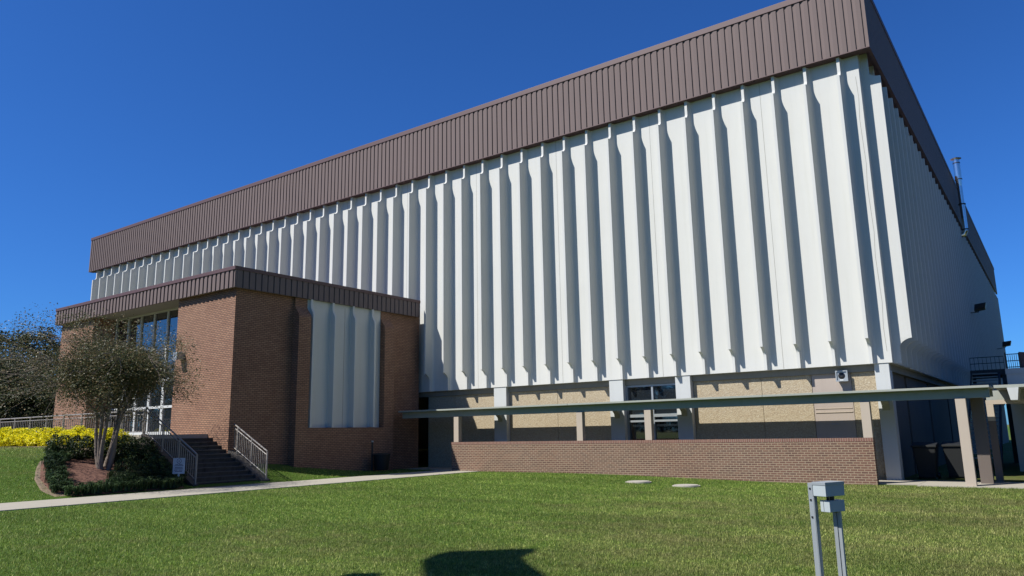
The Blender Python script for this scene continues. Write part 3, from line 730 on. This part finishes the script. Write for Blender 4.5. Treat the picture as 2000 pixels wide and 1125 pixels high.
MB().prism([(x + off.x, y + off.y) for x, y in [(-6.9, 6.1), (-6.8, 6.2), (-5.5, 5.3), (-5.6, 5.1)]], 'z', HZ - .04, HZ + .04).build('cross_arm', M['galv'], lp)

# ------------------------------------------------------------------ planting
def leaves(n, centers, spread, size, aspect=.5, mat=None, flat=False):
    c = np.array(centers)[rng.integers(0, len(centers), n)] + np.clip(rng.normal(0, 1, (n, 3)), -1.45, 1.45) * np.array(spread)
    d = rng.normal(0, 1, (n, 3)); d[:, 2] *= .6; d /= np.linalg.norm(d, axis=1)[:, None]
    a = rng.normal(0, 1, (n, 3)); s_ = np.cross(d, a); s_ /= np.linalg.norm(s_, axis=1)[:, None]
    L = size * rng.uniform(.6, 1.3, n)[:, None]
    v = np.stack([c - d * L * .5, c + s_ * L * aspect * .5, c + d * L * .5, c - s_ * L * aspect * .5], 1).reshape(-1, 3)
    return v
def leaf_mesh(v, name, mat, parent, origin):
    off = Vector(WORLD[parent.name]) if parent else Vector(origin)
    me = bpy.data.meshes.new(name); k = len(v) // 4
    vv = v - np.array(off)
    me.vertices.add(len(vv)); me.vertices.foreach_set('co', vv.astype(np.float32).ravel())
    me.loops.add(len(vv)); me.loops.foreach_set('vertex_index', np.arange(len(vv), dtype=np.int32))
    me.polygons.add(k); me.polygons.foreach_set('loop_start', np.arange(0, 4 * k, 4, dtype=np.int32))
    me.update(calc_edges=True); me.validate(); me.materials.append(mat)
    o = bpy.data.objects.new(name, me); COL.objects.link(o)
    if parent: o.parent = parent
    else: o.location = origin
    return o
# crepe myrtle
bx, by = -26.7, 12.95; bz_ = gz(bx, by)
tr = thing('crepe_myrtle_tree', (bx, by, bz_), 'multi stemmed crepe myrtle with sparse olive brown crown in the mulch bed', 'tree')
tips = []
mb = MB()
def limb(p, d, L, r, lev):
    p = Vector(p); d = Vector(d).normalized(); pts = [p.copy()]; rad = [r]
    n = 4 if lev else 6
    for i in range(n):
        d = (d + Vector((random.gauss(0, .07), random.gauss(0, .07), random.gauss(.02, .05))) * (1 + .5 * lev)).normalized()
        p = p + d * L / n; pts.append(p.copy()); rad.append(r * (1 - .5 * (i + 1) / n))
        if lev >= 1: tips.append(tuple(p))
    mb.tube(pts, rad, 8 if lev < 2 else 5)
    if lev < 3:
        for k in range(4 if lev else 3):
            a = random.uniform(0, 6.28); s_ = random.uniform(.55, .95) if lev else random.uniform(.4, .7)
            nd = (d + Vector((math.cos(a) * s_, math.sin(a) * s_, random.uniform(-.15, .15)))).normalized()
            q = pts[-1] if k < 2 else pts[-2]
            limb(q, nd, L * random.uniform(.5, .68), rad[-1] * .8, lev + 1)
for k, (a, s_) in enumerate([(0.3, .20), (1.5, .16), (2.7, .22), (3.9, .18), (5.2, .20), (4.6, .06)]):
    o = Vector((math.cos(a) * .16, math.sin(a) * .16, -.1))
    limb(Vector((bx, by, bz_)) + o, (math.cos(a) * s_, math.sin(a) * s_, 1), 2.15, .085, 0)
cc = np.array((bx - .3, by - .75, 4.0))
cl = []
while len(cl) < 460:
    p = rng.uniform(-1, 1, 3); q = np.linalg.norm(p)
    if q > 1 or q < .25: continue
    p = p * np.array((3.75, 3.85, 2.05)); 
    if p[2] < -.9 and rng.random() < .45: continue
    cl.append(cc + p)
tp = [t for t in tips if np.linalg.norm((np.array(t) - cc) / np.array((3.6, 3.6, 1.95))) < 1.0]
cl2 = cl + tp
TP = np.array(tips)
for c_ in cl[::2]:
    q = TP[np.argmin(np.linalg.norm(TP - c_, axis=1))]; m_ = (q + c_) / 2 + rng.normal(0, .08, 3)
    mb.tube([tuple(q), tuple(m_), tuple(c_)], [.008, .006, .003], 4, caps=False)
mb.build('trunk', M['bark'], tr, smooth=60)
v1 = leaves(140000, cl2, (.26, .26, .20), .060, .5)
leaf_mesh(v1, 'crown', M['myrtle'], tr, None)
# low shoot at right
# background trees
def bgtree(x, y, h, r, label, zb=1.0, src=None, n=24000, ls=.22):
    t = thing('evergreen_tree', (x, y, zb), label, 'tree', 'dark trees beyond the entrance')
    mb = MB(); mb.tube([(x, y, zb - .5), (x + .1, y, zb + h * .35), (x - .1, y + .1, zb + h * .75)], [.35, .28, .12], 8)
    cs = []
    for k in range(9):
        a = random.uniform(0, 6.28); z0 = zb + h * random.uniform(.2, .6); rr = r * random.uniform(.5, .9)
        e = (x + math.cos(a) * rr, y + math.sin(a) * rr, z0 + h * random.uniform(.15, .35)); mb.tube([(x, y, z0), ((x + e[0]) / 2, (y + e[1]) / 2, (z0 + e[2]) / 2 - .2), e], [.14, .09, .04], 6)
    while len(cs) < 130:
        p = rng.uniform(-1, 1, 3); q = np.linalg.norm(p)
        if q > 1 or q < .35: continue
        cs.append(np.array((x, y, zb + h * .54)) + p * np.array((r, r, h * .46)))
    for c_ in cs[::4]:
        f_ = min(.75, max(.2, (c_[2] - zb) / h - .25)); q = Vector((x, y, zb + h * f_)); e = Vector(c_); m_ = q.lerp(e, .5) + Vector((0, 0, -.15))
        mb.tube([q, m_, e], [.03, .018, .007], 4, caps=False)
    mb.build('trunk', M['bark_dark'], t, smooth=60)
    leaf_mesh(leaves(n, cs, (.40, .40, .28), ls, .55), 'crown', M['evergreen'], t, None)
    return t
bgtree(-60, 20.5, 7.2, 3.6, 'dark evergreen tree at the far left edge, its crown cut by the photo edge')
bgtree(-66, 25.5, 9.6, 4.2, 'tall dark evergreen tree left of the entrance wing, sky showing through its top')
bgtree(-57, 23.5, 5.6, 3.4, 'lower bushy evergreen tree just left of the brick entrance wing')
bgtree(-70, 19.5, 9.3, 4.6, 'dark evergreen tree behind the leftmost one')
bgtree(-78, 30, 8, 5, 'wide dark evergreen tree farthest back behind the crepe myrtle')
bgtree(-90, 22, 8, 6, 'broad dark evergreen tree on the horizon at left')
# unseen trees added around the grounds to cut sky fill and sky reflections
edge = bgtree(16, 34, 13, 6, 'broad evergreen tree added right of the hall, out of view, to block low sky', zb=-.2)
for (x, y, k) in [(15, 47, 1.1), (17, 60, 1.0), (14, 74, 1.2), (20, 24, .9), (30, 12, 1.1), (38, -8, 1.2), (26, -30, 1.1), (8, -42, 1.2), (-12, -46, 1.1), (-34, -44, 1.25), (-58, -38, 1.2), (-80, -20, 1.3), (24, 40, 1.2), (25, 55, 1.3), (24, 70, 1.2), (-85, -8, .8), (-92, -14, .9), (-98, -23, .85), (-90, -24, .8), (-104, -12, 1.0), (-82, -17, .75), (-110, -30, 1.0), (-76, -28, .8), (-40, -28, .8), (-34, -24, .7), (-47, -34, .9), (-28, -30, .8), (-54, -30, .8)]:
    o = dup(edge, None, (x, y, -.2)); o.scale = (k, k, k); o.rotation_euler = (0, 0, random.uniform(0, 6)); tag(o, 'broad evergreen tree added out of view to block low sky', 'tree', 'trees added out of view')
tag(edge, 'broad evergreen tree added out of view to block low sky', 'tree', 'trees added out of view')
# shrubs
def shrub(name, x, y, z, r, h, mat, label, cat, group, n=1500, ls=.07, seed=0, src=None):
    if src is None:
        t = thing(name, (x, y, z), label, cat, group)
        cs = []
        while len(cs) < 60:
            p = rng.uniform(-1, 1, 3); q = np.linalg.norm(p)
            if q > 1 or q < .55 or p[2] < -.75: continue
            cs.append(np.array((x, y, z + h * .5)) + p * np.array((r, r, h * .5)))
        v = leaves(n, cs, (.075, .075, .065), ls, .5); leaf_mesh(v, 'foliage', mat, t, None)
        mb = MB()
        for k in range(5):
            a = k * 1.26; mb.tube([(x, y, z - .05), (x + math.cos(a) * r * .3, y + math.sin(a) * r * .3, z + h * .4), (x + math.cos(a) * r * .6, y + math.sin(a) * r * .6, z + h * .75)], [.02, .014, .007], 5)
        mb.build('stem', M['bark_dark'], t)
        return t
    t = dup(src, None, (x, y, z)); tag(t, label, cat, group); t.rotation_euler = (0, 0, random.uniform(0, 6.28)); s_ = random.uniform(.9, 1.12); t.scale = (s_, s_, s_ * random.uniform(.92, 1.08))
    return t
src = None; hx = -28.35; i = 0
hedge_src = []
ordn = ['first', 'second', 'third', 'fourth', 'fifth', 'sixth', 'seventh', 'eighth', 'ninth', 'tenth', 'eleventh', 'twelfth', 'thirteenth', 'fourteenth', 'fifteenth']
for i in range(15):
    x = -28.4 - i * .93; y = 14.1 + random.uniform(-.08, .08); z = gz(x, y) + (.12 if i < 3 else 0)
    z = max(gz(x, y), 1.33)
    lab = 'golden yellow bush, %s from the right in the row under the terrace railing' % ordn[i]
    if i < 2: o = shrub('yellow_bush', x, y, z, .46, .72, M['golden'], lab, 'bush', 'golden bushes in the hedge row', n=5200, ls=.07); hedge_src.append(o)
    else: shrub('yellow_bush', x, y, z, .46, .72, M['golden'], lab, 'bush', 'golden bushes in the hedge row', src=hedge_src[i % 2])
# dark shrubs between tree and stairs
dk = [(-27.4, 13.75, .95, 'dark green shrub right behind the crepe myrtle trunks'), (-26.5, 14.2, .9, 'dark green shrub against the stair side wall, nearest the terrace corner'),
      (-27.9, 12.7, .9, 'dark green shrub left of the crepe myrtle trunks'), (-25.6, 14.2, .75, 'dark green shrub against the stair side wall behind the sign'),
      (-28.6, 12.3, .8, 'dark green shrub farthest left at the top of the planting bed'), (-24.9, 14.45, .6, 'small dark green shrub at the foot of the stair side wall')]
dk += [(-26.2, 13.4, .55, 'low dark shrub to the right of the crepe myrtle trunks'), (-25.4, 13.4, .55, 'low dark shrub in the middle of the bed, left of the sign'), (-24.95, 12.6, .45, 'low dark shrub in the front of the bed near the path'), (-27.2, 14.35, 1.0, 'dark green shrub below the right end of the yellow row')]
ds = None
for i, (x, y, s_, lab) in enumerate(dk):
    z = gz(x, y) - .03
    if ds is None: ds = shrub('green_shrub', x, y, z, .62, .95, M['dkshrub'], lab, 'shrub', 'dark shrubs in the planting bed', n=3600, ls=.08)
    else:
        o = shrub('green_shrub', x, y, z, .62, .95, M['dkshrub'], lab, 'shrub', 'dark shrubs in the planting bed', src=ds); o.scale = (s_, s_, s_)
# planting bed and soil edge
def blob(cx, cy, rx, ry, rot, n=40, jit=.06):
    out = []
    for k in range(n):
        a = 2 * math.pi * k / n; r_ = 1 + jit * math.sin(3 * a + 1) + jit * .7 * math.sin(5 * a)
        x, y = rx * r_ * math.cos(a), ry * r_ * math.sin(a)
        out.append((cx + x * math.cos(rot) - y * math.sin(rot), cy + x * math.sin(rot) + y * math.cos(rot)))
    return out
def drape_poly(poly, lift, rings=8):
    cx = sum(p[0] for p in poly) / len(poly); cy = sum(p[1] for p in poly) / len(poly); mb = MB(); n = len(poly)
    mb.v = [(cx, cy, gz(cx, cy) + lift)]
    for r_ in range(1, rings + 1):
        t = r_ / rings
        for p in poly:
            x, y = cx + (p[0] - cx) * t, cy + (p[1] - cy) * t; mb.v.append((x, y, gz(x, y) + (lift if r_ < rings else -.03)))
    mb.f = [(0, 1 + k, 1 + (k + 1) % n) for k in range(n)]
    for r_ in range(rings - 1):
        for k in range(n):
            a = 1 + r_ * n + k; b = 1 + r_ * n + (k + 1) % n; mb.f.append((a, b, b + n, a + n))
    return mb
BED = [(-24.0, 10.9), (-24.0, 14.5), (-24.6, 14.7), (-27.6, 14.74), (-29.2, 13.2), (-29.0, 12.0), (-27.6, 11.2), (-26.0, 10.55), (-24.6, 10.35)]
def dens(poly, m=5):
    o = []
    for a, b in zip(poly, poly[1:] + poly[:1]): o += [(a[0] + (b[0] - a[0]) * i / m, a[1] + (b[1] - a[1]) * i / m) for i in range(m)]
    return o
struct('planting_bed', drape_poly(dens(BED), .05), M['mulch'], smooth=60)
SOIL = [(-23.97, 10.32), (-24.0, 10.9), (-26, 10.9), (-27.6, 11.5), (-28.3, 11.75), (-28.2, 11.5), (-27.2, 10.98), (-26.0, 10.48), (-24.8, 10.22)]
struct('bare_soil', drape_poly(dens(SOIL), .012), M['soil'], smooth=60)
struct('hedge_edging', drape_poly(dens([(-29, 13.2), (-29, 14.7), (-46, 14.7), (-46, 13.2)]), .04), M['soil'], smooth=60)
# strap-leaf clumps round the bed
def clump(x, y, z, label, src=None):
    if src is not None:
        t = dup(src, None, (x, y, z)); tag(t, label, 'plant', 'strap leaf clumps edging the bed'); t.rotation_euler = (0, 0, random.uniform(0, 6.28)); s_ = random.uniform(.8, 1.2); t.scale = (s_, s_, s_); return t
    mb = MB()
    for k in range(120):
        a = random.uniform(0, 6.28); L = random.uniform(.22, .42); w_ = .009; lean = random.uniform(.25, 1.1)
        b = Vector((x + random.gauss(0, .05), y + random.gauss(0, .05), z)); d = Vector((math.cos(a), math.sin(a), 0)); s_ = Vector((-d.y, d.x, 0)) * w_
        p1 = b + d * L * .3 * lean + Vector((0, 0, L * .7)); p2 = b + d * L * .85 * lean + Vector((0, 0, L * (.85 - .3 * lean)))
        mb.add([b - s_, b + s_, p1 + s_, p1 - s_, p2], [(0, 1, 2, 3), (3, 2, 4)])
    o = mb.build('liriope_clump', M['liriope'], None, recalc=False, loc=(x, y, z)); return tag(o, label, 'plant', 'strap leaf clumps edging the bed')
cs0 = None
line = []
for i in range(17): line.append((-24.2 + random.uniform(-.08, .08), 10.75 + i * .22))
for i in range(14): line.append((-24.65 + random.uniform(-.08, .08), 10.75 + i * .27))
for i in range(15): t = i / 14; line.append((-24.6 - 4.2 * t + random.uniform(-.1, .1), 10.6 + 1.6 * t ** 1.3 + random.uniform(-.1, .1)))
for i in range(13): t = i / 12; line.append((-25.0 - 3.4 * t + random.uniform(-.1, .1), 10.95 + 1.4 * t ** 1.3 + random.uniform(-.1, .1)))
for i in range(26): line.append((random.uniform(-25.6, -24.5), random.uniform(12.4, 14.4)))
for i, (x, y) in enumerate(line):
    lab = 'dark green strap leaved clump edging the mulch bed'
    if cs0 is None: cs0 = clump(x, y, gz(x, y) + .03, lab)
    else: clump(x, y, gz(x, y) + .03, lab, cs0)

# ------------------------------------------------------------------ lawn blades (one scattered object)
def in_poly(x, y, P):
    c = False; n = len(P)
    for i in range(n):
        a, b = P[i], P[(i + 1) % n]
        if (a[1] > y) != (b[1] > y) and x < (b[0] - a[0]) * (y - a[1]) / (b[1] - a[1]) + a[0]: c = not c
    return c
gx = np.arange(-44, 7, .3); gy = np.arange(4.2, 26.9, .3)
mb = MB(); idx = {}
def vid(x, y):
    k = (round(x, 2), round(y, 2))
    if k not in idx: idx[k] = len(mb.v); mb.v.append((x, y, gz(x, y) - .003))
    return idx[k]
for x in gx:
    for y in gy:
        cxm, cym = x + .15, y + .15
        dx = Vector((cxm, cym, 0)); az = math.atan2(cxm, cym)
        if not (R(-75) < az < R(4)): continue
        if x + .3 > PX0 - .0 and x < PX1 + .0: continue
        if cxm < -24 and cym > 14.6 and (cxm < -26.3 or cym < 18.0): continue
        if cxm < -23.6 and 14.5 < cym < 18.1: continue
        if cxm < -26.0 and cym > 17: continue
        if cxm < -28.8 and cym > 13.3: continue
        if y + .3 > 26.62 and cxm > WX0: continue
        if cxm > -5 and y + .3 > 26.45: continue
        if in_poly(cxm, cym, BED): continue
        if in_poly(cxm, cym, SOIL) and random.random() < .25: continue
        if (cxm + 11.9) ** 2 + (cym - 23.55) ** 2 < .36 or (cxm + 9.95) ** 2 + (cym - 23.0) ** 2 < .36: continue
        mb.f.append((vid(x, y), vid(x + .3, y), vid(x + .3, y + .3), vid(x, y + .3)))
grass = mb.build('grass', M['blades'], None, recalc=False); tag(grass, 'short mown green grass with dry straw patches', 'grass', kind='stuff')
tm = MB()
for k in range(9):
    a = random.uniform(0, 6.28); L = random.uniform(.022, .045); b = Vector((random.gauss(0, .022), random.gauss(0, .022), -.004)); d = Vector((math.cos(a), math.sin(a), 0)) * random.uniform(.1, .9)
    s_ = Vector((-math.sin(a), math.cos(a), 0)) * .0028
    tm.add([b - s_, b + s_, b + d * L + Vector((0, 0, L * .85))], [(0, 1, 2)])
tme = bpy.data.meshes.new('grass_tuft'); tme.from_pydata(tm.v, [], tm.f); tme.materials.append(M['blades'])
tuft = bpy.data.objects.new('grass_tuft', tme)
ng = bpy.data.node_groups.new('scatter_tufts', 'GeometryNodeTree')
ng.interface.new_socket('Geometry', in_out='INPUT', socket_type='NodeSocketGeometry'); ng.interface.new_socket('Geometry', in_out='OUTPUT', socket_type='NodeSocketGeometry')
N = ng.nodes; Lk = ng.links
gi = N.new('NodeGroupInput'); go = N.new('NodeGroupOutput')
dp = N.new('GeometryNodeDistributePointsOnFaces'); pos = N.new('GeometryNodeInputPosition')
ln = N.new('ShaderNodeVectorMath'); ln.operation = 'LENGTH'; Lk.new(pos.outputs[0], ln.inputs[0])
pw_ = N.new('ShaderNodeMath'); pw_.operation = 'POWER'; pw_.inputs[1].default_value = -2.0; Lk.new(ln.outputs['Value'], pw_.inputs[0])
ml = N.new('ShaderNodeMath'); ml.operation = 'MULTIPLY'; ml.inputs[1].default_value = 62000; Lk.new(pw_.outputs[0], ml.inputs[0])
Lk.new(gi.outputs[0], dp.inputs['Mesh']); Lk.new(ml.outputs[0], dp.inputs['Density'])
ip = N.new('GeometryNodeInstanceOnPoints'); oi = N.new('GeometryNodeObjectInfo'); oi.inputs[0].default_value = tuft
rv = N.new('FunctionNodeRandomValue'); rv.data_type = 'FLOAT_VECTOR'; rv.inputs[0].default_value = (-.15, -.15, 0); rv.inputs[1].default_value = (.15, .15, 6.283)
sc = N.new('ShaderNodeMapRange'); sc.inputs['From Min'].default_value = 7; sc.inputs['From Max'].default_value = 32; sc.inputs['To Min'].default_value = 1.0; sc.inputs['To Max'].default_value = 2.0
Lk.new(ln.outputs['Value'], sc.inputs['Value'])
rs = N.new('FunctionNodeRandomValue'); rs.data_type = 'FLOAT'; rs.inputs[2].default_value = .7; rs.inputs[3].default_value = 1.3; rs.inputs['Seed'].default_value = 3
sm = N.new('ShaderNodeMath'); sm.operation = 'MULTIPLY'; Lk.new(sc.outputs[0], sm.inputs[0]); Lk.new(rs.outputs[1], sm.inputs[1])
Lk.new(dp.outputs['Points'], ip.inputs['Points']); Lk.new(oi.outputs['Geometry'], ip.inputs['Instance']); Lk.new(rv.outputs[0], ip.inputs['Rotation']); Lk.new(sm.outputs[0], ip.inputs['Scale'])
Lk.new(ip.outputs[0], go.inputs[0])
md = grass.modifiers.new('scatter', 'NODES'); md.node_group = ng

# scale surface colours down so shade renders darker at the raised exposure
ALB = .66
for m in bpy.data.materials:
    n = m.node_tree
    for nd in list(n.nodes):
        k = {'BSDF_PRINCIPLED': 'Base Color', 'BSDF_TRANSLUCENT': 'Color'}.get(nd.type)
        if not k or m.name in ('golden_leaves', 'reflective_glazing', 'polished_steel'): continue
        so = nd.inputs[k]
        src = so.links[0].from_socket if so.is_linked else tuple(so.default_value)[:3]
        n.links.new(mixrgb(n, 1.0, src, (ALB, ALB, ALB), 'MULTIPLY'), so)
